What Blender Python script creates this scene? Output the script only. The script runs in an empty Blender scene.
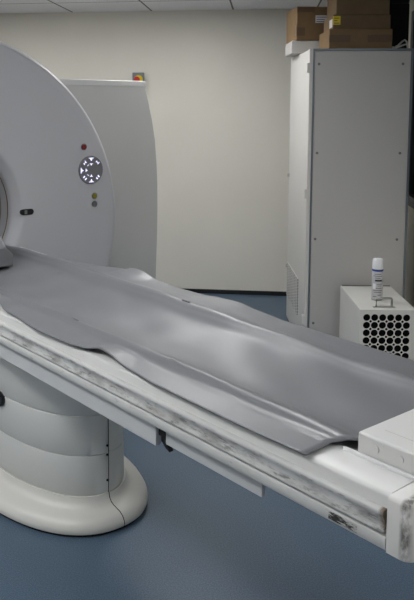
import bpy, bmesh, math, random
from mathutils import Vector, Matrix
random.seed(4)
SC = bpy.context.scene
COL = SC.collection
PI = math.pi

# ------------------------------------------------------------------ materials
def lin(c):
    def f(x):
        x /= 255.0
        return x / 12.92 if x <= 0.04045 else ((x + 0.055) / 1.055) ** 2.4
    return (f(c[0]), f(c[1]), f(c[2]), 1.0)

def mat(name, rgb, rough=0.5, metal=0.0, spec=0.5, var=0.05, scale=8.0, bump=0.0, bscale=200.0, coat=0.0):
    m = bpy.data.materials.new(name); m.use_nodes = True
    nt = m.node_tree; b = nt.nodes['Principled BSDF']
    b.inputs['Roughness'].default_value = rough
    b.inputs['Metallic'].default_value = metal
    b.inputs['Specular IOR Level'].default_value = spec
    b.inputs['Coat Weight'].default_value = coat
    tc = nt.nodes.new('ShaderNodeTexCoord')
    n = nt.nodes.new('ShaderNodeTexNoise'); n.inputs['Scale'].default_value = scale; n.inputs['Detail'].default_value = 4
    nt.links.new(tc.outputs['Object'], n.inputs['Vector'])
    r = nt.nodes.new('ShaderNodeValToRGB')
    c = lin(rgb)
    r.color_ramp.elements[0].position = 0.3; r.color_ramp.elements[1].position = 0.7
    r.color_ramp.elements[0].color = tuple(min(1, x * (1 - var)) for x in c[:3]) + (1,)
    r.color_ramp.elements[1].color = tuple(min(1, x * (1 + var)) for x in c[:3]) + (1,)
    nt.links.new(n.outputs['Fac'], r.inputs['Fac'])
    nt.links.new(r.outputs['Color'], b.inputs['Base Color'])
    m['ramp'] = r.name
    if bump:
        n2 = nt.nodes.new('ShaderNodeTexNoise'); n2.inputs['Scale'].default_value = bscale; n2.inputs['Detail'].default_value = 3
        nt.links.new(tc.outputs['Object'], n2.inputs['Vector'])
        bp = nt.nodes.new('ShaderNodeBump'); bp.inputs['Strength'].default_value = bump; bp.inputs['Distance'].default_value = 0.003
        nt.links.new(n2.outputs['Fac'], bp.inputs['Height']); nt.links.new(bp.outputs['Normal'], b.inputs['Normal'])
    return m

def add_dirt(m, rgb, scale, lo, hi, stretch=(1, 1, 1), mask=None, amount=0.8):
    """scuffs: noise-shaped stains mixed over the base colour; mask = (axis, v0, v1) limits them to a band of the object"""
    nt = m.node_tree; b = nt.nodes['Principled BSDF']
    src = b.inputs['Base Color'].links[0].from_socket
    tc = nt.nodes.new('ShaderNodeTexCoord')
    mp = nt.nodes.new('ShaderNodeMapping'); mp.inputs['Scale'].default_value = stretch
    nt.links.new(tc.outputs['Object'], mp.inputs['Vector'])
    n = nt.nodes.new('ShaderNodeTexNoise'); n.inputs['Scale'].default_value = scale; n.inputs['Detail'].default_value = 8; n.inputs['Roughness'].default_value = 0.65
    nt.links.new(mp.outputs['Vector'], n.inputs['Vector'])
    mr = nt.nodes.new('ShaderNodeMapRange'); mr.inputs[1].default_value = lo; mr.inputs[2].default_value = hi
    mr.inputs[3].default_value = 0; mr.inputs[4].default_value = amount
    nt.links.new(n.outputs['Fac'], mr.inputs[0])
    fac = mr.outputs[0]
    if mask:
        sp = nt.nodes.new('ShaderNodeSeparateXYZ'); nt.links.new(tc.outputs['Object'], sp.inputs[0])
        ax, v0, v1, fe = mask
        a = nt.nodes.new('ShaderNodeMapRange'); a.inputs[1].default_value = v0 - fe; a.inputs[2].default_value = v0 + fe
        nt.links.new(sp.outputs[ax], a.inputs[0])
        c = nt.nodes.new('ShaderNodeMapRange'); c.inputs[1].default_value = v1 + fe; c.inputs[2].default_value = v1 - fe
        nt.links.new(sp.outputs[ax], c.inputs[0])
        m1 = nt.nodes.new('ShaderNodeMath'); m1.operation = 'MULTIPLY'
        nt.links.new(a.outputs[0], m1.inputs[0]); nt.links.new(c.outputs[0], m1.inputs[1])
        m2 = nt.nodes.new('ShaderNodeMath'); m2.operation = 'MULTIPLY'
        nt.links.new(m1.outputs[0], m2.inputs[0]); nt.links.new(fac, m2.inputs[1])
        fac = m2.outputs[0]
    mx = nt.nodes.new('ShaderNodeMix'); mx.data_type = 'RGBA'
    nt.links.new(fac, mx.inputs['Factor']); nt.links.new(src, mx.inputs['A']); mx.inputs['B'].default_value = lin(rgb)
    nt.links.new(mx.outputs['Result'], b.inputs['Base Color'])

def emit(name, rgb, s):
    m = bpy.data.materials.new(name); m.use_nodes = True
    b = m.node_tree.nodes['Principled BSDF']
    b.inputs['Base Color'].default_value = lin(rgb)
    b.inputs['Emission Color'].default_value = lin(rgb); b.inputs['Emission Strength'].default_value = s
    return m

M = {}
M['wall'] = mat('wall_paint', (226, 222, 212), 0.75, var=0.025, scale=1.5, bump=0.06, bscale=60, spec=0.25)
M['gantry'] = mat('gantry_plastic', (180, 180, 184), 0.42, var=0.015, scale=2)
M['gantry_body'] = mat('gantry_body_plastic', (186, 186, 184), 0.45, var=0.015, scale=2)
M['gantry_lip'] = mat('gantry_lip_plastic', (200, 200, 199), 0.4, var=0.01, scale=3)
M['rim_glint'] = mat('rim_glint_plastic', (186, 186, 190), 0.35, var=0.01)  # paler than the cover: rim highlight put into the colour
M['tunnel'] = mat('tunnel_plastic_shaded', (128, 125, 115), 0.4, var=0.02)  # darkened, so the shade inside the bore sits in the colour
M['table'] = mat('table_white', (212, 212, 211), 0.4, var=0.015, scale=3)
add_dirt(M['table'], (120, 118, 112), 60, 0.66, 0.8, amount=0.5)
M['bumper'] = mat('bumper_white', (206, 206, 205), 0.5, var=0.03, scale=10)
add_dirt(M['bumper'], (104, 100, 94), 22, 0.44, 0.62, (.5, 1, 1.5), mask=('Z', 0.774, 0.806, 0.003), amount=0.55)
add_dirt(M['bumper'], (60, 56, 50), 70, 0.54, 0.64, (0.35, 1, 1.6), mask=('Z', 0.768, 0.812, 0.003), amount=0.6)
add_dirt(M['bumper'], (98, 76, 42), 30, 0.3, 0.55, mask=('X', 2.022, 2.08, 0.003), amount=0.85)
M['lowrail'] = mat('lower_rail_white', (198, 198, 197), 0.5, var=0.02, scale=10)
add_dirt(M['lowrail'], (70, 66, 60), 48, 0.60, 0.72, (.4, 1, 1), amount=0.6)
M['sticker'] = mat('worn_sticker', (44, 42, 42), 0.7)
add_dirt(M['sticker'], (196, 195, 192), 75, 0.46, 0.56, (.5, 1, 2.2), amount=0.95)
M['endcap'] = mat('end_cap_white', (216, 215, 213), 0.45, var=0.02, scale=5)
add_dirt(M['endcap'], (58, 54, 48), 60, 0.36, 0.60, (1, 1, 0.5), mask=('X', 2.068, 2.086, 0.004), amount=0.8)
add_dirt(M['endcap'], (140, 136, 130), 70, 0.66, 0.8, amount=0.4)
M['skirt'] = mat('skirt_grey', (196, 198, 200), 0.5, var=0.02)
M['column'] = mat('column_white', (220, 220, 217), 0.38, var=0.012, scale=2)
M['foot'] = mat('base_white', (212, 211, 206), 0.34, var=0.015, scale=3)
M['dark'] = mat('dark_gap', (24, 24, 26), 0.8)
M['black'] = mat('black_plastic', (20, 20, 22), 0.5)
M['blackhole'] = mat('black_foam', (8, 8, 8), 0.95, spec=0.1)
M['mat'] = mat('grey_vinyl', (115, 116, 120), 0.35, var=0.03, scale=5, bump=0.1, bscale=420, spec=0.6)
add_dirt(M['mat'], (80, 81, 86), 14, 0.62, 0.78, (0.4, 1, 1), amount=0.35)
M['pad'] = mat('grey_pad_vinyl', (108, 109, 113), 0.4, var=0.03)
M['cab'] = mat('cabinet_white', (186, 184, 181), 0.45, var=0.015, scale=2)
M['cab_lit'] = mat('cabinet_white_lit', (210, 208, 204), 0.45, var=0.015, scale=2)  # cabinet white made paler: light on the side put into the colour
M['trim_blue'] = mat('steel_trim', (122, 130, 138), 0.35, metal=0.5)
M['steel'] = mat('steel', (165, 165, 162), 0.3, metal=0.9)
M['screw'] = mat('screw_steel', (120, 120, 118), 0.35, metal=0.7)
M['card'] = mat('cardboard', (122, 100, 74), 0.85, var=0.06, scale=12, spec=0.2)
M['card2'] = mat('cardboard_pale', (113, 95, 73), 0.85, var=0.06, scale=12, spec=0.2)
M['tape'] = mat('brown_tape', (94, 73, 53), 0.4, var=0.05)
M['paper'] = mat('paper_label', (205, 203, 208), 0.7, var=0.02)
M['ink'] = mat('ink', (70, 70, 76), 0.7)
M['yellow'] = mat('yellow_plastic', (225, 200, 30), 0.5)
M['red'] = mat('red_plastic', (190, 30, 28), 0.4)
M['deepred'] = mat('dark_red_plastic', (112, 20, 26), 0.4)
M['olive'] = mat('yellow_button_plastic', (128, 122, 22), 0.4)
M['greybtn'] = mat('grey_button_plastic', (92, 96, 100), 0.4)
M['panelgrey'] = mat('panel_grey', (112, 112, 116), 0.45)
M['boxgrey'] = mat('switch_box_grey', (120, 122, 128), 0.5)
M['bluecable'] = mat('blue_cable', (60, 100, 140), 0.5)
M['unit'] = mat('unit_enamel', (214, 213, 208), 0.4, var=0.015)
M['white'] = mat('white_plastic', (232, 232, 234), 0.4, var=0.01)
M['canlabel'] = mat('can_label', (186, 186, 188), 0.4, var=0.05, scale=40)
M['blue'] = mat('blue_band', (30, 62, 140), 0.45)
M['bluepad'] = mat('blue_fabric', (70, 96, 134), 0.7)
M['skirting'] = mat('black_skirting', (22, 23, 26), 0.5)
M['frame'] = mat('window_frame_grey', (84, 87, 95), 0.45)
M['ceilmetal'] = mat('light_frame_white', (230, 230, 230), 0.5)
M['bottle'] = mat('matte_black', (16, 16, 17), 0.7)
M['icon'] = emit('icon_light', (225, 222, 255), 0.7)
M['lamp'] = emit('lamp_diffuser', (252, 252, 251), 9.0)
M['cablewhite'] = mat('white_cable', (200, 198, 194), 0.5)

# floor: blue vinyl with fine speckle
def floor_mat():
    m = mat('blue_vinyl_floor', (84, 103, 122), 0.42, var=0.05, scale=3, bump=0.03, bscale=300, spec=0.4)
    nt = m.node_tree; b = nt.nodes['Principled BSDF']; src = b.inputs['Base Color'].links[0].from_socket
    tc = nt.nodes.new('ShaderNodeTexCoord')
    n = nt.nodes.new('ShaderNodeTexNoise'); n.inputs['Scale'].default_value = 210; n.inputs['Detail'].default_value = 3
    nt.links.new(tc.outputs['Object'], n.inputs['Vector'])
    r = nt.nodes.new('ShaderNodeValToRGB'); r.color_ramp.elements[0].position = .38; r.color_ramp.elements[1].position = .64
    r.color_ramp.elements[0].color = (0.68, 0.70, 0.74, 1); r.color_ramp.elements[1].color = (1.2, 1.2, 1.18, 1)
    nt.links.new(n.outputs['Fac'], r.inputs['Fac'])
    mx = nt.nodes.new('ShaderNodeMix'); mx.data_type = 'RGBA'; mx.blend_type = 'MULTIPLY'; mx.inputs['Factor'].default_value = 1
    nt.links.new(src, mx.inputs['A']); nt.links.new(r.outputs['Color'], mx.inputs['B'])
    nt.links.new(mx.outputs['Result'], b.inputs['Base Color'])
    return m
M['floor'] = floor_mat()

# ceiling: lay-in tiles, joints as a grid in object space
def ceil_mat():
    m = mat('ceiling_tile', (240, 240, 243), 0.9, var=0.03, scale=60, spec=0.1)
    nt = m.node_tree; b = nt.nodes['Principled BSDF']; src = b.inputs['Base Color'].links[0].from_socket
    tc = nt.nodes.new('ShaderNodeTexCoord'); sp = nt.nodes.new('ShaderNodeSeparateXYZ')
    nt.links.new(tc.outputs['Object'], sp.inputs[0])
    outs = []
    for ax, off in (('X', 0.27), ('Y', -5.85)):
        a = nt.nodes.new('ShaderNodeMath'); a.operation = 'ADD'; a.inputs[1].default_value = off + 68 * 0.34
        nt.links.new(sp.outputs[ax], a.inputs[0])
        d = nt.nodes.new('ShaderNodeMath'); d.operation = 'PINGPONG'; d.inputs[1].default_value = 0.34
        nt.links.new(a.outputs[0], d.inputs[0])
        l = nt.nodes.new('ShaderNodeMath'); l.operation = 'LESS_THAN'; l.inputs[1].default_value = 0.007
        nt.links.new(d.outputs[0], l.inputs[0]); outs.append(l.outputs[0])
    mxm = nt.nodes.new('ShaderNodeMath'); mxm.operation = 'MAXIMUM'
    nt.links.new(outs[0], mxm.inputs[0]); nt.links.new(outs[1], mxm.inputs[1])
    mx = nt.nodes.new('ShaderNodeMix'); mx.data_type = 'RGBA'
    nt.links.new(mxm.outputs[0], mx.inputs['Factor']); nt.links.new(src, mx.inputs['A']); mx.inputs['B'].default_value = lin((120, 118, 116))
    nt.links.new(mx.outputs['Result'], b.inputs['Base Color'])
    return m
M['ceiling'] = ceil_mat()

# perforated sheet: round holes in object space (y across, z up)
def perf_mat():
    m = mat('perforated_sheet', (214, 212, 208), 0.5)
    nt = m.node_tree; b = nt.nodes['Principled BSDF']; src = b.inputs['Base Color'].links[0].from_socket
    tc = nt.nodes.new('ShaderNodeTexCoord'); sp = nt.nodes.new('ShaderNodeSeparateXYZ')
    nt.links.new(tc.outputs['Object'], sp.inputs[0])
    sq = []
    for ax, p in (('Y', 0.075), ('Z', 0.02)):
        d = nt.nodes.new('ShaderNodeMath'); d.operation = 'PINGPONG'; d.inputs[1].default_value = p / 2
        nt.links.new(sp.outputs[ax], d.inputs[0])
        k = nt.nodes.new('ShaderNodeMath'); k.operation = 'DIVIDE'; k.inputs[1].default_value = p / 2
        nt.links.new(d.outputs[0], k.inputs[0])
        q = nt.nodes.new('ShaderNodeMath'); q.operation = 'POWER'; q.inputs[1].default_value = 2
        nt.links.new(k.outputs[0], q.inputs[0]); sq.append(q.outputs[0])
    s = nt.nodes.new('ShaderNodeMath'); s.operation = 'ADD'; nt.links.new(sq[0], s.inputs[0]); nt.links.new(sq[1], s.inputs[1])
    l = nt.nodes.new('ShaderNodeMath'); l.operation = 'LESS_THAN'; l.inputs[1].default_value = 0.34
    nt.links.new(s.outputs[0], l.inputs[0])
    mx = nt.nodes.new('ShaderNodeMix'); mx.data_type = 'RGBA'
    nt.links.new(l.outputs[0], mx.inputs['Factor']); nt.links.new(src, mx.inputs['A']); mx.inputs['B'].default_value = lin((120, 119, 118))
    nt.links.new(mx.outputs['Result'], b.inputs['Base Color'])
    return m
M['perf'] = perf_mat()

def glass_mat():
    m = bpy.data.materials.new('window_glass'); m.use_nodes = True
    b = m.node_tree.nodes['Principled BSDF']
    b.inputs['Base Color'].default_value = (0.75, 0.78, 0.8, 1)
    b.inputs['Roughness'].default_value = 0.03; b.inputs['Transmission Weight'].default_value = 1.0; b.inputs['IOR'].default_value = 1.45
    return m
M['glass'] = glass_mat()

# ------------------------------------------------------------------ helpers
def obj(name, bm, m, parent=None, bevel=0.0, smooth=False, seg=2, angle=35):
    me = bpy.data.meshes.new(name)
    if isinstance(bm, bmesh.types.BMesh):
        bmesh.ops.recalc_face_normals(bm, faces=bm.faces[:])
        bm.to_mesh(me); bm.free()
    else:
        me = bm; me.name = name
    me.materials.clear(); me.materials.append(M[m])
    o = bpy.data.objects.new(name, me); COL.objects.link(o)
    if parent: o.parent = parent
    if bevel:
        md = o.modifiers.new('bevel', 'BEVEL'); md.width = bevel; md.segments = seg; md.limit_method = 'ANGLE'; md.angle_limit = math.radians(angle); md.harden_normals = True
        smooth = True
    if smooth:
        for p in me.polygons: p.use_smooth = True
        sharp(me, 45)
    return o

def sharp(me, deg):
    bm = bmesh.new(); bm.from_mesh(me)
    for e in bm.edges:
        if len(e.link_faces) == 2 and e.calc_face_angle(0) > math.radians(deg): e.smooth = False
    bm.to_mesh(me); bm.free()

def box(bm, x0, x1, y0, y1, z0, z1):
    vs = [bm.verts.new((x, y, z)) for z in (z0, z1) for y in (y0, y1) for x in (x0, x1)]
    for f in ((0, 2, 3, 1), (4, 5, 7, 6), (0, 1, 5, 4), (2, 6, 7, 3), (0, 4, 6, 2), (1, 3, 7, 5)):
        bm.faces.new([vs[i] for i in f])
    return bm

def nbox(*a): return box(bmesh.new(), *a)

def prism_x(poly, x0, x1):
    """closed polygon of (y, z) extruded along x"""
    bm = bmesh.new()
    a = [bm.verts.new((x0, y, z)) for y, z in poly]; b = [bm.verts.new((x1, y, z)) for y, z in poly]
    n = len(poly)
    for i in range(n): bm.faces.new((a[i], a[(i + 1) % n], b[(i + 1) % n], b[i]))
    bm.faces.new(a); bm.faces.new(b[::-1])
    return bm

def rings(list_of_rings, cap0=True, cap1=True, bm=None):
    bm = bm or bmesh.new()
    R = [[bm.verts.new(p) for p in r] for r in list_of_rings]
    n = len(R[0])
    for a, b in zip(R, R[1:]):
        for i in range(n): bm.faces.new((a[i], a[(i + 1) % n], b[(i + 1) % n], b[i]))
    if cap0: bm.faces.new(R[0][::-1])
    if cap1: bm.faces.new(R[-1])
    return bm

def lathe(prof, n=32, cx=0, cy=0, cap0=True, cap1=True):
    return rings([[(cx + r * math.cos(2 * PI * i / n), cy + r * math.sin(2 * PI * i / n), z) for i in range(n)] for r, z in prof], cap0, cap1)

def disc_x(cy, cz, r, x0, x1, n=28, r2=None):
    """short cylinder along x"""
    r2 = r if r2 is None else r2
    return rings([[(x0, cy + r * math.cos(2 * PI * i / n), cz + r * math.sin(2 * PI * i / n)) for i in range(n)],
                  [(x1, cy + r2 * math.cos(2 * PI * i / n), cz + r2 * math.sin(2 * PI * i / n)) for i in range(n)]])

def disc_y(cx, cz, r, y0, y1, n=20):
    return rings([[(cx + r * math.cos(2 * PI * i / n), y, cz + r * math.sin(2 * PI * i / n)) for i in range(n)] for y in (y0, y1)])

def tube(pts, r, n=8):
    pts = [Vector(p) for p in pts]; out = []
    for i, p in enumerate(pts):
        t = (pts[min(i + 1, len(pts) - 1)] - pts[max(i - 1, 0)]).normalized()
        a = t.cross(Vector((0, 0, 1)))
        if a.length < 0.05: a = t.cross(Vector((1, 0, 0)))
        a.normalize(); b = t.cross(a)
        out.append([p + (a * math.cos(2 * PI * k / n) + b * math.sin(2 * PI * k / n)) * r for k in range(n)])
    return rings(out)

def plate(outer, holes, t, mtx):
    """flat plate with holes: 2D curve filled and extruded, then turned into a mesh; mtx maps (a, b, depth) into place"""
    cu = bpy.data.curves.new('plate', 'CURVE'); cu.dimensions = '2D'; cu.fill_mode = 'BOTH'; cu.extrude = t / 2
    for pts in [outer] + holes:
        s = cu.splines.new('POLY'); s.points.add(len(pts) - 1)
        for p, q in zip(s.points, pts): p.co = (q[0], q[1], 0, 1)
        s.use_cyclic_u = True
    o = bpy.data.objects.new('plate', cu); COL.objects.link(o)
    me = bpy.data.meshes.new_from_object(o.evaluated_get(bpy.context.evaluated_depsgraph_get()))
    bpy.data.objects.remove(o)
    me.transform(mtx)
    bm = bmesh.new(); bm.from_mesh(me); bpy.data.meshes.remove(me)
    bmesh.ops.remove_doubles(bm, verts=bm.verts, dist=1e-5)
    return bm

def circ(cx, cy, r, n=20): return [(cx + r * math.cos(2 * PI * i / n), cy + r * math.sin(2 * PI * i / n)) for i in range(n)]

def tag(o, label, cat, group=None):
    o['label'] = label; o['category'] = cat
    if group: o['group'] = group
    return o

def thing(name, label, cat, loc, rz=0.0, group=None):
    o = bpy.data.objects.new(name, None); COL.objects.link(o); o.empty_display_size = 0.1
    o.location = loc; o.rotation_euler = (0, 0, rz)
    return tag(o, label, cat, group)

def struct(name, bm, m, parent=None, **k):
    o = obj(name, bm, m, parent, **k)
    if not parent: o['kind'] = 'structure'
    return o

def interp(pts, x):
    if x <= pts[0][0]: return pts[0][1]
    for (a, va), (b, vb) in zip(pts, pts[1:]):
        if x <= b:
            t = (x - a) / (b - a); t = t * t * (3 - 2 * t)
            return va + (vb - va) * t
    return pts[-1][1]

def catmull(P, n):
    out = []
    Q = [P[0]] + list(P) + [P[-1]]
    for i in range(1, len(Q) - 2):
        for k in range(n):
            t = k / n
            out.append(tuple(0.5 * (2 * Q[i][j] + (Q[i + 1][j] - Q[i - 1][j]) * t + (2 * Q[i - 1][j] - 5 * Q[i][j] + 4 * Q[i + 1][j] - Q[i + 2][j]) * t * t
                             + (3 * Q[i][j] - Q[i - 1][j] - 3 * Q[i + 1][j] + Q[i + 2][j]) * t ** 3) for j in range(len(P[0]))))
    out.append(tuple(P[-1]))
    return out

# ------------------------------------------------------------------ the room
XL, XR, YB, YF, ZC = -4.4, 1.08, 6.43, -1.7, 2.40
XR2, YJ = 2.3, 3.7
struct('floor', nbox(XL - .1, XR2 + .1, YF - .1, YB + .1, -0.1, 0), 'floor')
struct('ceiling', nbox(XL - .1, XR2 + .1, YF - .1, YB + .1, ZC, ZC + 0.1), 'ceiling')
struct('wall_back', nbox(XL - .1, XR2 + .1, YB, YB + .1, 0, ZC), 'wall')
struct('wall_left', nbox(XL - .1, XL, YF, YB, 0, ZC), 'wall')
struct('wall_front', nbox(XL, XR2, YF - .1, YF, 0, ZC), 'wall')
struct('wall_right_near', nbox(XR2, XR2 + .1, YF, YJ, 0, ZC), 'wall')
WY0, WY1, WZ0, WZ1 = 4.15, 5.93, 0.875, 2.30
bm = bmesh.new()
box(bm, XR, XR + .12, YJ, WY0, 0, ZC); box(bm, XR, XR + .12, WY1, YB, 0, ZC)
box(bm, XR, XR + .12, WY0, WY1, 0, WZ0); box(bm, XR, XR + .12, WY0, WY1, WZ1, ZC)
box(bm, XR + .12, XR2 + .1, YJ, YJ + .12, 0, ZC)
struct('wall_right', bm, 'wall')
# window into the unlit control room
bm = bmesh.new(); f = 0.075
box(bm, XR - .012, XR + .13, WY1 - f, WY1, WZ0, WZ1); box(bm, XR - .012, XR + .13, WY0, WY0 + f, WZ0, WZ1)
box(bm, XR - .012, XR + .13, WY0 + f, WY1 - f, WZ0, WZ0 + f); box(bm, XR - .012, XR + .13, WY0 + f, WY1 - f, WZ1 - f, WZ1)
w = struct('window_1', bm, 'frame')
obj('pane', nbox(XR + .05, XR + .056, WY0 + f, WY1 - f, WZ0 + f, WZ1 - f), 'glass', w)
struct('wall_control_room', nbox(XR2, XR2 + .1, YJ + .12, YB, 0, ZC), 'wall')
struct('baseboard_back', nbox(XL, XR, YB - .012, YB, 0, 0.035), 'skirting')
struct('baseboard_right', nbox(XR - .012, XR, YJ, YB - .012, 0, 0.035), 'skirting')

# unseen ceiling lights, added and placed to balance brightness across the room
LIGHTS = [(-0.55, 5.05), (-2.1, 5.05), (-3.0, 2.4), (-1.2, 0.9), (1.4, 0.8), (-3.0, 0.6), (-0.15, 3.0), (-1.9, 1.75)]
LN = ['nearest the back wall in front of the cabinet', 'behind the scanner', 'left of the scanner table', 'beside the foot end of the table', 'at the near right of the room', 'at the near left of the room', 'above the middle of the scanner table', 'left of the oval table column']
for (x, y), nm in zip(LIGHTS, LN):
    t = thing('unseen_ceiling_light', 'square unseen ceiling light added ' + nm, 'ceiling light', (x, y, ZC), 0, 'unseen ceiling lights')
    bm = bmesh.new(); a, b = .30, .27
    box(bm, -a, a, -a, -b, -.014, -.001); box(bm, -a, a, b, a, -.014, -.001); box(bm, -a, -b, -b, b, -.014, -.001); box(bm, b, a, -b, b, -.014, -.001)
    obj('frame', bm, 'ceilmetal', t)
    obj('diffuser', nbox(-b, b, -b, b, -.010, -.002), 'lamp', t)

# ------------------------------------------------------------------ scanner frame: x = u (along the table, to the foot end), y = v (across), z up
AX, AY, ANG = -0.966, 2.657, math.atan2(-0.698, 0.716)
cu_, su_ = math.cos(ANG), math.sin(ANG)
def W(u, v): return (AX + cu_ * u - su_ * v, AY + su_ * u + cu_ * v, 0)
VC, BZ = 0.33, 1.03           # bore axis
# ---- gantry; local origin at (u=-1.28, v=VC)
GU = -1.28
g = thing('ct_scanner', 'large white ring scanner with round bore and lit control panel behind the table', 'scanner', W(GU, VC), ANG)
N = 128
def gr(cy, cz, r, x): return [(x, cy + r * math.cos(2 * PI * i / N), max(0.05, cz + r * math.sin(2 * PI * i / N))) for i in range(N)]
OC = (0.028, 0.94)
R = [gr(0, BZ, .390, -.16), gr(0, BZ, .390, -.075), gr(0, BZ, .392, -.055), gr(0, BZ, .401, -.038), gr(0, BZ, .433, -.010), gr(0, BZ, .44, -.003), gr(0, BZ, .452, 0), gr(0, BZ, .47, .001)]
for t in (.15, .3, .45, .6, .72, .84, .93, 1.0):
    cy = OC[0] * t; cz = BZ + (OC[1] - BZ) * t; r = .47 + (1.038 - .47) * t
    R.append(gr(cy, cz, r, -.012 * t * t))
for r, x in ((1.050, -.015), (1.058, -.024), (1.061, -.034), (1.061, -.135)): R.append(gr(OC[0], OC[1], r, x))
obj('front_cover', rings(R, False, False), 'gantry', g, smooth=True)
obj('edge_band', rings([gr(OC[0], OC[1], r, x) for r, x in ((1.0435, -.0115), (1.051, -.0135), (1.060, -.0225), (1.0635, -.034), (1.0635, -.040))], False, False), 'rim_glint', g, smooth=True)  # added paler ring that draws the highlight along the cover rim
body = [(1.405, 1.755), (1.44, 1.64), (1.473, 1.51), (1.495, 1.39), (1.508, 1.25), (1.516, 1.10), (1.517, .93), (1.514, .77), (1.506, .58), (1.498, .37), (1.475, .03)]
body = [(y - .014, z) for y, z in body]
outl = body + [(-y, z) for y, z in body[::-1]]
mt = Matrix(((0, 0, 1, -.50), (1, 0, 0, 0), (0, 1, 0, 0), (0, 0, 0, 1)))
b_ = obj('rear_body', plate(outl, [circ(0, BZ, .418, 64)], .74, mt), 'gantry_body', g)
# top edge lip
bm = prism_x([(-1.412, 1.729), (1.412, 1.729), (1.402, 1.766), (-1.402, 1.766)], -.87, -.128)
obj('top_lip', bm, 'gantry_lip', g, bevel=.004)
bm = rings([[(x, r * math.cos(2 * PI * i / N), BZ + r * math.sin(2 * PI * i / N)) for i in range(N)] for r, x in ((.391, -.14), (.391, -.92), (.412, -.92), (.412, -.14), (.391, -.14))], False, False)
obj('bore_tunnel', bm, 'tunnel', g, smooth=True)
bm = rings([gr(0, BZ, .3915, -.074), gr(0, BZ, .3875, -.076), gr(0, BZ, .3875, -.081), gr(0, BZ, .3915, -.083)], False, False)
obj('bore_edge_ring', bm, 'card', g, smooth=True)
obj('floor_plinth', nbox(-.80, -.15, -1.1, 1.1, 0, .06), 'black', g)
# oval laser window
sl = [(0.4665 + .022 * math.cos(a), .017 * math.sin(a)) for a in [PI / 2 + PI * i / 10 for i in range(11)]]
sl = [(0.445 + .017 * math.cos(a), -.020 + .017 * math.sin(a)) for a in [PI / 2 + PI * i / 10 for i in range(11)]] + \
     [(0.493 + .017 * math.cos(a), -.020 + .017 * math.sin(a)) for a in [-PI / 2 + PI * i / 10 for i in range(11)]]
bm = rings([[(x, y, BZ + z) for y, z in sl] for x in (-.01, .005)])
lw = obj('laser_window', bm, 'black', g)
obj('lens', nbox(.0051, .0062, .452, .468, BZ - .031, BZ - .009), 'panelgrey', lw)
# control panel; face recedes slightly there
def face_x(dy): return -.012 * max(0, min(1, (dy - .47) / .58)) ** 2
py, pz = 0.901, 1.226
fx = face_x(math.hypot(py, pz - BZ))
pr_ = math.hypot(py, pz - BZ)
cp = obj('control_panel', disc_x(py, pz, .089, fx - .03, fx + .010, 40, .084), 'panelgrey', g, bevel=.002)
def icon(name, boxes, ang, rad):
    """flat lit mark: boxes (a0,a1,b0,b1) in (tangential, radial) axes at polar angle ang"""
    bm = bmesh.new(); er = Vector((math.cos(ang), math.sin(ang))); et = Vector((-er.y, er.x))
    for a0, a1, b0, b1 in boxes:
        vs = []
        for x in (fx + .0095, fx + .0115):
            for a, b in ((a0, b0), (a1, b0), (a1, b1), (a0, b1)):
                q = er * (rad + b) + et * a
                vs.append(bm.verts.new((x, py + q.x, pz + q.y)))
        for f in ((0, 1, 2, 3), (7, 6, 5, 4), (0, 4, 5, 1), (1, 5, 6, 2), (2, 6, 7, 3), (3, 7, 4, 0)): bm.faces.new([vs[i] for i in f])
    return obj(name, bm, 'icon', cp)
T_out = [(-.017, .017, .0055, .009), (-.003, .003, -.008, .0055), (-.007, .007, -.0005, .0025)]
V_out = [(-.012, -.005, -.007, .007), (.005, .012, -.007, .007)]
A_out = [(-.010, -.007, -.009, .009), (.007, .010, -.009, .004), (-.007, .007, -.003, .000)]
for d in (90, 180, 270): icon('arrow_icon', T_out, math.radians(d), .064)
for d in (45, 135): icon('tilt_icon', A_out, math.radians(d), .064)
for d in (225, 315): icon('button_icon', V_out, math.radians(d), .064)
for d in (90, 180, 270): icon('inner_icon', [(-.010, .010, .000, .003), (-.0025, .0025, -.008, 0)], math.radians(d), .036)
for d in (128, 232): icon('inner_icon', [(-.006, .006, -.0012, .0012)], math.radians(d), .037)
for nm, y, z, r, m in (('stop_button', .856, 1.365, .017, 'deepred'), ('yellow_button', .927, 1.068, .0165, 'olive'), ('grey_button', .927, 1.019, .0165, 'greybtn')):
    x = face_x(math.hypot(y, z - BZ))
    bt = obj(nm, disc_x(y, z, r, x - .02, x + .009, 24, r * .9), m, g, bevel=.002)
    obj('bezel', rings([[(x + dx, y + rr * math.cos(2 * PI * i / 24), z + rr * math.sin(2 * PI * i / 24)) for i in range(24)] for rr, dx in ((r + .003, -.01), (r + .003, .004), (r, .004), (r, -.01))], False, False), 'panelgrey', bt)

# ---- patient table; local origin at (u=-0.32, v=VC, 0): x = u + .32, y = v - VC
TU = -0.32
tb = thing('scanner_table', 'long white scanner table with scuffed side rails on an oval floor column', 'scanner table', W(TU, VC), ANG)
def X(u): return u - TU
def Y(v): return v - VC
h = 0.345     # half width of the top, near edge at v = -.015
half = [(-h, .742), (-h, .842), (-h + .004, .848), (-h + .010, .851), (-.245, .853), (-.235, .848), (-.225, .815), (-.12, .785), (0, .775)]
prof = half + [(-y, z) for y, z in half[-2::-1]]
u0, u1 = -1.10, 1.7145
obj('tabletop', prism_x(prof, X(u0), X(u1)), 'table', tb, smooth=True)
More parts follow.
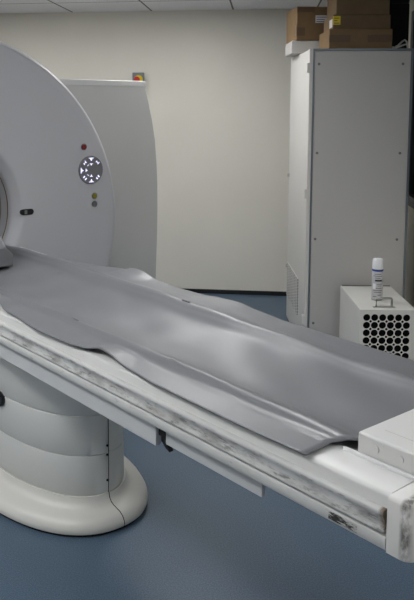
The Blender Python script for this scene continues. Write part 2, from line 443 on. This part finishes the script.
# side bumper rails
bp = [(-h + .004, .820), (-h - .006, .8195), (-h - .0105, .8175), (-h - .0125, .8135), (-h - .0125, .8085), (-h - .0095, .8035), (-h - .0065, .795), (-h - .006, .780), (-h - .009, .775), (-h - .009, .771), (-h - .006, .768), (-h + .004, .767)]
lp = [(-h + .004, .7645), (-h - .006, .764), (-h - .0085, .761), (-h - .0085, .741), (-h - .006, .737), (-h + .004, .735)]
for s in (1, -1):
    obj('bumper_rail', prism_x([(s * y, z) for y, z in bp], X(u0), X(1.711)), 'bumper', tb, smooth=True)
    obj('lower_rail', prism_x([(s * y, z) for y, z in lp], X(u0), X(1.7155)), 'lowrail', tb, smooth=True)
# end cap with rounded vertical corners
def rrect(x0, x1, y0, y1, r, n=6):
    pts = [(x0, y0)]
    for cx, cy, a0 in ((x1 - r, y0 + r, -PI / 2), (x1 - r, y1 - r, 0)):
        pts += [(cx + r * math.cos(a0 + PI / 2 * i / n), cy + r * math.sin(a0 + PI / 2 * i / n)) for i in range(n + 1)]
    return pts + [(x0, y1)]
lv = [(.0, .735), (.0, .843), (.004, .849), (.010, .852)]
R = [[(x, y, z) for x, y in rrect(X(1.7175), X(1.772) - o, -h - .0085 + o, h + .0085 - o, .022)] for o, z in lv]
obj('end_cap', rings(R), 'endcap', tb, smooth=True)
# cradle that runs on into the bore
cr = [(-.215, .862), (-.12, .812), (0, .796), (.12, .812), (.215, .862), (.205, .872), (0, .806), (-.205, .872)]
cr = [(-.112, .806), (-.06, .794), (0, .790), (.06, .794), (.112, .806), (.112, .798), (.06, .786), (0, .782), (-.06, .786), (-.112, .798)]
obj('cradle', prism_x(cr, X(-2.05), X(1.53)), 'skirt', tb, smooth=True)
fl = [(-.244, .851), (-.215, .844), (-.12, .833), (.12, .833), (.215, .844), (.228, .850), (.228, .79), (-.228, .79)]
obj('cradle_end', prism_x(fl, X(1.42), X(1.566)), 'skirt', tb)
# underside frame and skirt panels
obj('underframe', nbox(X(-1.08), X(1.70), -h + .05, h - .05, .725, .745), 'skirt', tb)
for s in (1, -1):
    y0, y1 = sorted((s * (h - .012), s * (h - .032)))
    obj('skirt_panel', nbox(X(-1.08), X(.955), y0, y1, .668, .742), 'skirt', tb, bevel=.003)
    y0, y1 = sorted((s * (h - .022), s * (h - .034)))
    obj('lower_panel', nbox(X(.985), X(1.352), y0, y1, .682, .742), 'skirt', tb, bevel=.003)
bm = prism_x([(-h + .02, .742), (-h + .04, .742), (-h + .04, .70), (-h + .02, .70)], X(.957), X(.984))
obj('panel_gap', bm, 'dark', tb)
bm = bmesh.new()
pl = [(X(.925), .695), (X(.965), .69), (X(.985), .655), (X(.968), .662)]
a = [bm.verts.new((x, -h + .035, z)) for x, z in pl]; b = [bm.verts.new((x, -h + .05, z)) for x, z in pl]
for i in range(4): bm.faces.new((a[i], a[(i + 1) % 4], b[(i + 1) % 4], b[i]))
bm.faces.new(a); bm.faces.new(b[::-1])
obj('release_lever', bm, 'black', tb)
# raised foot box at the end of the top
fb = obj('foot_box', nbox(X(1.566), X(1.770), -.252, .252, .845, .902), 'table', tb, bevel=.006, seg=3)
for u in (1.615, 1.675):
    obj('screw_cap', disc_y(X(u), .880, .008, -.2545, -.250), 'table', fb)
obj('top_seam', nbox(X(1.60), X(1.7701), -.2015, -.1995, .9015, .9024), 'cab', fb)
obj('inner_strip', nbox(X(1.535), X(1.7145), -.262, -.254, .850, .859), 'white', tb, bevel=.002)
bm = bmesh.new(); 
obj('worn_label', nbox(X(1.575), X(1.648), -h - .0091, -h - .0084, .7425, .7600), 'sticker', tb)
# pedestal
NE = 96
def ell(a, b, z, p=2.0):
    out = []
    for i in range(NE):
        t = 2 * PI * i / NE; c, s = math.cos(t), math.sin(t)
        out.append((a * math.copysign(abs(c) ** (2 / p), c), b * math.copysign(abs(s) ** (2 / p), s), z))
    return out
base = [(.612, .322, .0), (.612, .322, .012), (.622, .332, .0125), (.625, .335, .022), (.623, .333, .034), (.614, .324, .050), (.598, .308, .062), (.578, .288, .069), (.562, .268, .074), (.549, .254, .082), (.54, .245, .095), (.535, .241, .115)]
ft = obj('floor_base', rings([ell(*b, 2.25) for b in base]), 'foot', tb, smooth=True)
obj('shadow_gap', rings([ell(.614, .324, .0, 2.25), ell(.614, .324, .011, 2.25)]), 'dark', ft)
def sect(z0, z1, k):
    a, b = .535 - k, .24 - k
    return rings([ell(a - .004, b - .004, z0, 2.25), ell(a, b, z0 + .004, 2.25), ell(a, b, z1 - .002, 2.25), ell(a - .003, b - .003, z1, 2.25)])
zs = [.113, .275, .435, .595, .745]
for k in range(4):
    obj('column_section', sect(zs[k], zs[k + 1], [.006, .004, .002, .0][k]), 'column', tb, smooth=True)
# vertical seam with screws, and its run over the base
def epos(t, a, b, p=2.25):
    c, s = math.cos(t), math.sin(t)
    return (a * math.copysign(abs(c) ** (2 / p), c), b * math.copysign(abs(s) ** (2 / p), s))
TS = math.radians(1)
def seam_t(a, b): return epos(TS, a, b)
pts = [(*seam_t(.5315, .2365), .11), (*seam_t(.5345, .2395), .2), (*seam_t(.5345, .2395), .36), (*seam_t(.5315, .2365), .5), (*seam_t(.5315, .2365), .66)]
obj('column_seam', tube(pts, .0016, 6), 'dark', tb)
bp2 = []
for a, b, z in base[::-1]:
    if z < .012: continue
    k = (a - .535) / .09
    bp2.append((*epos(math.radians(1 + 1 * k), a, b), z))
obj('base_seam', tube(bp2, .0017, 6), 'dark', ft)
for z in (.165, .268, .305, .42):
    x, y = epos(math.radians(.3), .5345, .2395); n = Vector((x / .534 ** 2, y / .239 ** 2, 0)).normalized()
    pts = [Vector((x, y, z)) - n * .004, Vector((x, y, z)) + n * .0015]
    obj('screw', tube(pts, .0045, 10), 'dark', tb)
obj('cable_port', disc_y(.112, .420, .030, -.245, -.20, 24), 'black', tb)

# ---- grey vinyl mat lying on the table; local frame like the table
mt_ = thing('vinyl_mat', 'long grey vinyl mat with wavy turned-up edges lying on the scanner table', 'mat', W(TU, VC), ANG)
near_v = [(-1.9, .16), (-1.3, .15), (-.9, .10), (-.55, .06), (-.28, .055), (-.2, .045), (-.05, .010), (.1, -.012), (.35, -.034), (.55, -.026), (.68, -.008), (.80, -.016), (1.0, -.031), (1.3, -.033), (1.53, -.028)]
near_dz = [(-1.3, 0), (-.7, .020), (-.32, .080), (-.19, .064), (-.08, .024), (.06, .003), (.5, 0), (.61, .004), (.69, .020), (.74, .018), (.84, .002), (1.2, 0), (1.53, .0)]
far_v = [(-1.9, .50), (-1.3, .56), (-1.05, .585), (-.85, .62), (-.6, .655), (-.4, .69), (-.2, .705), (.1, .70), (.45, .705), (.8, .692), (1.2, .686), (1.53, .68)]
far_dz = [(-1.0, .0), (-.40, .0), (-.20, .014), (-.12, .032), (-.06, .030), (.06, .010), (.2, .002), (.33, .003), (.45, .012), (.55, .018), (.66, .009), (.8, .0), (1.53, -.004)]
def profile(u):
    nv, fv = interp(near_v, u), interp(far_v, u)
    rn = .092 if u > -.7 else .092 + (-.7 - u) * .03
    rf = .562 - .022 * max(-.6, u)
    e = max(0, min(1, (-.6 - u) / .5))
    if fv < rf + .035: rf = fv - .035
    if nv > rn - .035: rn = nv + .035
    zn = .8545 + interp(near_dz, u); zf = .857 + interp(far_dz, u)
    P = [(nv, zn), (nv + (rn - .03 - nv) * .55, .857 + .62 * interp(near_dz, u)), (rn - .028, .862 + .2 * interp(near_dz, u)), (rn - .011, .8735), (rn, .8765), (rn + .014, .872), (rn + .034, .861), (rn + .09, .837), (.315, .819),
         (rf - .085, .837), (rf - .034, .860), (rf - .014, .872), (rf, .8755), (rf + .012, .873), (rf + .030, .866 + .2 * interp(far_dz, u)), (rf + (fv - rf) * .6, .860 + .6 * interp(far_dz, u)), (fv, zf)]
    kk = 1 - .45 * max(0, min(1, (u - 1.25) / .25))
    kf = 1 - .6 * max(0, min(1, (u - .35) / .85))
    P = [(v, .8535 + (z - .8535) * kf if v > .2 and (z < .8535 or v > .4) else z) for v, z in P]
    P = [(v, .8535 + (z - .8535) * kk if z > .8535 and v < .2 else z) for v, z in P]
    return catmull(P, 6)
us = [-1.85 + (1.512 + 1.85) * i / 170 for i in range(171)]
bm = bmesh.new(); G = []
for u in us:
    w_ = 0.0022 * math.sin(u * 9) + .0012 * math.sin(u * 23 + 1)
    row = profile(u); n = len(row)
    G.append([bm.verts.new((X(u) + .051 * max(0, min(1, (v - .06) / .05)) * max(0, (u - 1.3) / .212), Y(v), z + .003 + w_ * math.sin(PI * i / n) ** 2 + .0015 * math.sin(u * 17 + v * 30) * (1 if 0.1 < i / n < .9 else 0))) for i, (v, z) in enumerate(row)])
for a, b in zip(G, G[1:]):
    for i in range(len(a) - 1): bm.faces.new((a[i], b[i], b[i + 1], a[i + 1]))
ms = obj('sheet', bm, 'mat', mt_, smooth=True)
md = ms.modifiers.new('thick', 'SOLIDIFY'); md.thickness = .004; md.offset = 1
# small printed marks moulded on the ridges
for u, sgn in ((.38, -1), (.92, -1), (.42, 1), (1.02, 1)):
    P = profile(u); k = 24 if sgn < 0 else len(P) - 25
    v, z = P[k]
    bm = bmesh.new()
    for q in range(5):
        box(bm, X(u) - .022 + q * .009, X(u) - .017 + q * .009, Y(v) - .004, Y(v) + .004, z + .0035, z + .0083)
    obj('moulded_mark', bm, 'mat', mt_)

# ---- head support cushion on the mat
hs = thing('head_support', 'grey wedge-shaped head cushion on the mat in front of the bore', 'cushion', W(-1.01, .315), ANG); hs.location.z = -.008
def hring(x, w, z0, z1): return [(x, -w, z0), (x, w, z0), (x, w, z0 + .055), (x, w * .62, z1), (x, -w * .62, z1), (x, -w, z0 + .055)]
R = [hring(-.25, .10, .850, 1.035), hring(-.10, .120, .848, 1.035), hring(.19, .120, .848, 1.03), hring(.30, .105, .852, .945)]
obj('cushion', rings(R), 'pad', hs, bevel=.007, seg=2)
obj('strap', nbox(.05, .09, -.119, .119, .846, .870), 'black', hs, bevel=.003)

# folded blue pad lying in the far end of the bore
bp_ = thing('folded_pad', 'blue and white folded pad lying far inside the scanner bore', 'pad', W(-1.86, .315), ANG)
obj('blue_layer', nbox(-.16, .16, -.02, .22, .866, .915), 'bluepad', bp_, bevel=.012)
obj('white_layer', nbox(-.15, .15, -.01, .21, .916, .962), 'paper', bp_, bevel=.012)

# ------------------------------------------------------------------ isolator switch on the back wall
es = thing('isolator_switch', 'small grey wall switch with red and yellow knob above the scanner', 'switch', (-1.06, YB, 1.80))
obj('housing', nbox(-.047, .047, -.06, 0, -.062, .088), 'boxgrey', es, bevel=.004)
obj('yellow_plate', disc_y(.005, .030, .036, -.066, -.058, 28), 'yellow', es)
obj('red_knob', disc_y(-.006, .030, .024, -.09, -.064, 24), 'red', es, bevel=.003)
obj('cable', tube([(.03, -.03, -.06), (.032, -.02, -.10), (.034, -.012, -.16), (.034, -.012, -.40)], .010), 'bluecable', es)

# ------------------------------------------------------------------ tall cabinet
CY = math.radians(5.5)
CBX, CBY = 0.269, 4.802
cab = thing('equipment_cabinet', 'tall white steel equipment cabinet with a perforated side vent in the corner', 'cabinet', (CBX, CBY, 0), CY)
CW, CD, CH = .632, .90, 1.956
obj('carcass', nbox(.002, CW - .002, .024, CD, .03, CH - .004), 'cab_lit', cab, bevel=.003)
bm = bmesh.new()
box(bm, .022, .032, .004, .03, .03, CH); box(bm, CW - .014, CW, .004, .03, .03, CH)
box(bm, .032, CW - .014, .004, .03, CH - .014, CH); box(bm, .032, CW - .014, .004, .03, .03, .04)
obj('edge_band', bm, 'trim_blue', cab)
obj('corner_post', nbox(0, .0215, .0, .05, .03, CH), 'cab_lit', cab, bevel=.003)
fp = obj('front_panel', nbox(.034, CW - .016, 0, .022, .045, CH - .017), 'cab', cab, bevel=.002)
for z in (1.862, 1.316, .774, .231):
    for x in (.058, .568):
        obj('screw', disc_y(x, z, .0085, -.0025, .004, 14), 'screw', fp)
for z in (1.84, 1.06, .25):
    obj('hinge', nbox(-.014, .006, .0, .03, z - .03, z + .03), 'cab_lit', cab, bevel=.003)
for z in (1.10, .42):
    obj('side_knob', nbox(-.012, .004, CD - .04, CD - .02, z - .012, z + .012), 'cab', cab, bevel=.002)
obj('side_vent', nbox(-.003, .004, .30, .875, .20, .45), 'perf', cab)
obj('plinth', nbox(.02, CW - .02, .04, CD - .02, 0, .032), 'black', cab)

def C(x, y): return (CBX + math.cos(CY) * x - math.sin(CY) * y, CBY + math.sin(CY) * x + math.cos(CY) * y)
def carton(name, label, x0, x1, y0, y1, z0, z1, m, tapes, labels, dr=0.0, name_='box'):
    x, y = C((x0 + x1) / 2, (y0 + y1) / 2); a, b, hh = (x1 - x0) / 2, (y1 - y0) / 2, z1 - z0
    t = thing(name, label, 'box', (x, y, z0), CY + dr, 'cardboard boxes on the cabinet')
    obj('carton', nbox(-a, a, -b, b, 0, hh), m, t, bevel=.004)
    for (p0, p1, q0, q1, side) in tapes:
        if side == 'f': obj('tape', nbox(-a + p0, -a + p1, -b - .0012, -b + .002, q0, q1), 'tape', t)
        else: obj('tape', nbox(-a - .0012, -a + .002, -b + p0, -b + p1, q0, q1), 'tape', t)
    for (p0, p1, q0, q1, col, side) in labels:
        if side == 'f': l = obj('shipping_label', nbox(-a + p0, -a + p1, -b - .0014, -b + .002, q0, q1), col, t)
        else: l = obj('shipping_label', nbox(-a - .0014, -a + .002, -b + p0, -b + p1, q0, q1), col, t)
        if side == 'f':
            n = 3
            for k in range(n):
                zz = q0 + (q1 - q0) * (k + .6) / (n + .4)
                obj('print_line', nbox(-a + p0 + .006, -a + p1 - .006 - .012 * (k % 2), -b - .002, -b - .0013, zz - .0022, zz + .0022), 'ink', l)
    return t
wc = thing('white_duct', 'white plastic box lying under the left cardboard box on the cabinet', 'plastic box', (*C(.160, .625), CH), CY)
obj('shell', nbox(-.215, .215, -.16, .16, 0, .086), 'cab', wc, bevel=.008)
obj('lid', nbox(-.205, .205, -.15, .15, .084, .088), 'white', wc)
carton('cardboard_box', 'brown cardboard box at the left rear, resting on the white plastic box', -.035, .33, .47, .80, CH + .0885, 2.266, 'card',
       [(0, .055, .03, .085, 'f'), (.0, .05, .03, .10, 's'), (0, .12, .185, .2215, 'f')], [(.125, .205, .115, .165, 'paper', 'f')], math.radians(5))
carton('cardboard_box', 'wide brown cardboard box with two tape strips, bottom of the front stack', .125, .512, .05, .42, CH + .001, 2.078, 'card',
       [(.0, .13, .040, .085, 'f'), (.235, .3865, .040, .085, 'f')], [])
carton('cardboard_box', 'flat brown cardboard box with yellow sticker, middle of the front stack', .152, .506, .08, .42, 2.079, 2.168, 'card2',
       [], [(0, .045, .028, .080, 'yellow', 'f'), (.02, .12, .015, .065, 'paper', 's')])
carton('cardboard_box', 'brown cardboard box with white label, top of the front stack near the ceiling', .172, .500, .09, .42, 2.169, 2.335, 'card2',
       [], [(.215, .315, .110, .150, 'paper', 'f')])
bc = thing('black_block', 'plain black case standing on the cabinet right behind the boxes', 'case', (*C(.615, .62), CH), CY)  # plain near-black block filling the dark area behind the boxes
obj('block_body', nbox(-.11, .11, -.16, .16, .006, .33), 'bottle', bc, bevel=.006)
obj('block_top', nbox(-.11, .11, -.16, .16, .331, .40), 'bottle', bc, bevel=.006)
for x in (-.06, .06):
    for y in (-.12, .12):
        obj('foot', nbox(x - .012, x + .012, y - .012, y + .012, 0, .006), 'black', bc)
x, y = C(.575, .14)
cb = thing('cable_bundle', 'small bundle of white cable lying on the cabinet beside the boxes', 'cable', (x, y, CH + .001), CY)
obj('cable', tube([(-.055, -.03, .008), (-.04, -.04, .010), (-.01, -.02, .024), (.02, 0, .05), (.04, .01, .062), (.05, .0, .05), (.052, -.02, .018), (.048, -.03, .006)], .006), 'cablewhite', cb, smooth=True)
obj('cable', tube([(-.045, -.05, .007), (-.02, -.035, .012), (.02, -.02, .026), (.045, -.015, .034), (.055, -.01, .012)], .005), 'cablewhite', cb, smooth=True)
obj('plug', nbox(-.064, -.040, -.05, -.025, .0, .018), 'white', cb, bevel=.003)
obj('connector', nbox(-.040, -.032, -.046, -.03, .002, .016), 'deepred', cb)

# ------------------------------------------------------------------ white cooling unit with a grille of round holes
UA = .088
un = thing('cooling_unit', 'small white metal unit with black round-hole grille in front of the cabinet', 'cooling unit', (.663, 4.475, 0), UA)
a, b, UH = .154, .285, .495
bm = bmesh.new(); t_ = .006
box(bm, -a, -a + t_, -b + .004, b, .03, UH - t_); box(bm, a - t_, a, -b + .004, b, .03, UH - t_); box(bm, -a + t_, a - t_, b - t_, b, .03, UH - t_); box(bm, -a, a, -b + .004, b, .024, .03)
obj('casing', bm, 'unit', un)
obj('top_plate', nbox(-a, a, -b, b, UH - t_ + .0003, UH), 'unit', un, bevel=.002)
px = .0433
holes = []
for i in range(6):
    for j in range(9):
        cx_ = -a + .0385 + i * px; cz_ = UH - .044 - j * px
        holes.append(circ(cx_, cz_, .0195, 20))
        if i < 5 and j < 8: holes.append(circ(cx_ + px / 2, cz_ - px / 2,   .0076, 12))
outl = [(-a, .024), (a, .024), (a, UH - t_), (-a, UH - t_)]
mt = Matrix(((1, 0, 0, 0), (0, 0, 1, -b + .002), (0, 1, 0, 0), (0, 0, 0, 1)))
gp = obj('grille_panel', plate(outl, holes, .004, mt), 'unit', un)
obj('filter', nbox(-a + .008, a - .008, -b + .012, -b + .022, .05, UH - .015), 'blackhole', un)
hd = bmesh.new()
obj('handle', tube([(-.052, -.225, UH), (-.052, -.225, UH + .046), (-.049, -.225, UH + .049), (.030, -.225, UH + .049), (.033, -.225, UH + .046), (.033, -.225, UH)], .0065, 10), 'steel', un, smooth=True)
obj('handle_plate', nbox(-.07, .05, -.24, -.21, UH, UH + .002), 'steel', un)
for sx in (-1, 1):
    for sy in (-1, 1):
        obj('foot', lathe([(.016, 0), (.018, .024)], 14, sx * (a - .03), sy * (b - .04)), 'black', un)
obj('rear_rail', nbox(-.148, .148, b - .014, b - .004, UH, UH + .006), 'screw', un)

sx_, sy_ = .670 + math.cos(UA) * (-.018) - math.sin(UA) * (-.062), 4.475 + math.sin(UA) * (-.018) + math.cos(UA) * (-.062)
sc_ = thing('spray_can', 'white spray can with blue ring standing on the white cooling unit', 'spray can', (sx_, sy_, UH + .0005), UA)
obj('can_body', lathe([(.029, 0), (.0315, .004), (.0315, .166), (.029, .172)], 32), 'canlabel', sc_, smooth=True)
obj('blue_ring', lathe([(.0305, .170), (.0318, .171), (.0318, .181), (.0305, .182)], 32), 'blue', sc_, smooth=True)
obj('cap', lathe([(.0305, .182), (.031, .184), (.030, .232), (.026, .240), (.0, .241)], 32, cap1=False), 'white', sc_, smooth=True)
obj('base_rim', lathe([(.030, .0005), (.0322, .002), (.0322, .006), (.031, .007)], 32), 'steel', sc_, smooth=True)
def wrap(a0, a1, z0, z1, r=.0318):
    bm = bmesh.new(); n = 8; rows = []
    for z in (z0, z1):
        rows.append([bm.verts.new((r * math.cos(a0 + (a1 - a0) * i / n), r * math.sin(a0 + (a1 - a0) * i / n), z)) for i in range(n + 1)])
    for i in range(n): bm.faces.new((rows[0][i], rows[0][i + 1], rows[1][i + 1], rows[1][i]))
    return bm
ce = -PI / 2 - .12
obj('product_name', wrap(ce - .55, ce + .75, .113, .123), 'black', sc_)
for z, a0, a1 in ((.155, -.7, .6), (.144, -.9, .8), (.133, -.6, .5), (.098, -.2, .8), (.088, -.1, .7), (.074, -.8, .9), (.060, -.8, .9), (.05, -.7, .6), (.034, .0, .6), (.024, -.9, -.2)):
    obj('text_line', wrap(ce + a0, ce + a1, z - .0016, z + .0016), 'ink', sc_)
obj('symbol_mark', wrap(ce - .95, ce - .4, .068, .10), 'white', sc_)

# ------------------------------------------------------------------ world, camera, look
wd = bpy.data.worlds.new('world'); SC.world = wd; wd.use_nodes = True
wd.node_tree.nodes['Background'].inputs[0].default_value = (0.02, 0.02, 0.022, 1); wd.node_tree.nodes['Background'].inputs[1].default_value = 1
cam = bpy.data.cameras.new('camera'); co = bpy.data.objects.new('camera', cam); COL.objects.link(co)
co.location = (0, 0, 1.6)
tilt = math.atan((193 - 107) / 760.0)
co.rotation_euler = (PI / 2 - tilt, 0, math.radians(7.5))
cam.sensor_width = 36; cam.sensor_fit = 'AUTO'; cam.lens = 36 * 760 / 600.0
cam.shift_x = (207 - 164) / 600.0; cam.shift_y = -(300 - 193) / 600.0
cam.clip_start = 0.05
SC.camera = co
SC.view_settings.view_transform = 'Standard'; SC.view_settings.look = 'None'; SC.view_settings.gamma = 1; SC.view_settings.use_curve_mapping = False
SC.view_settings.exposure = 1.05
SC.cycles.max_bounces = 8
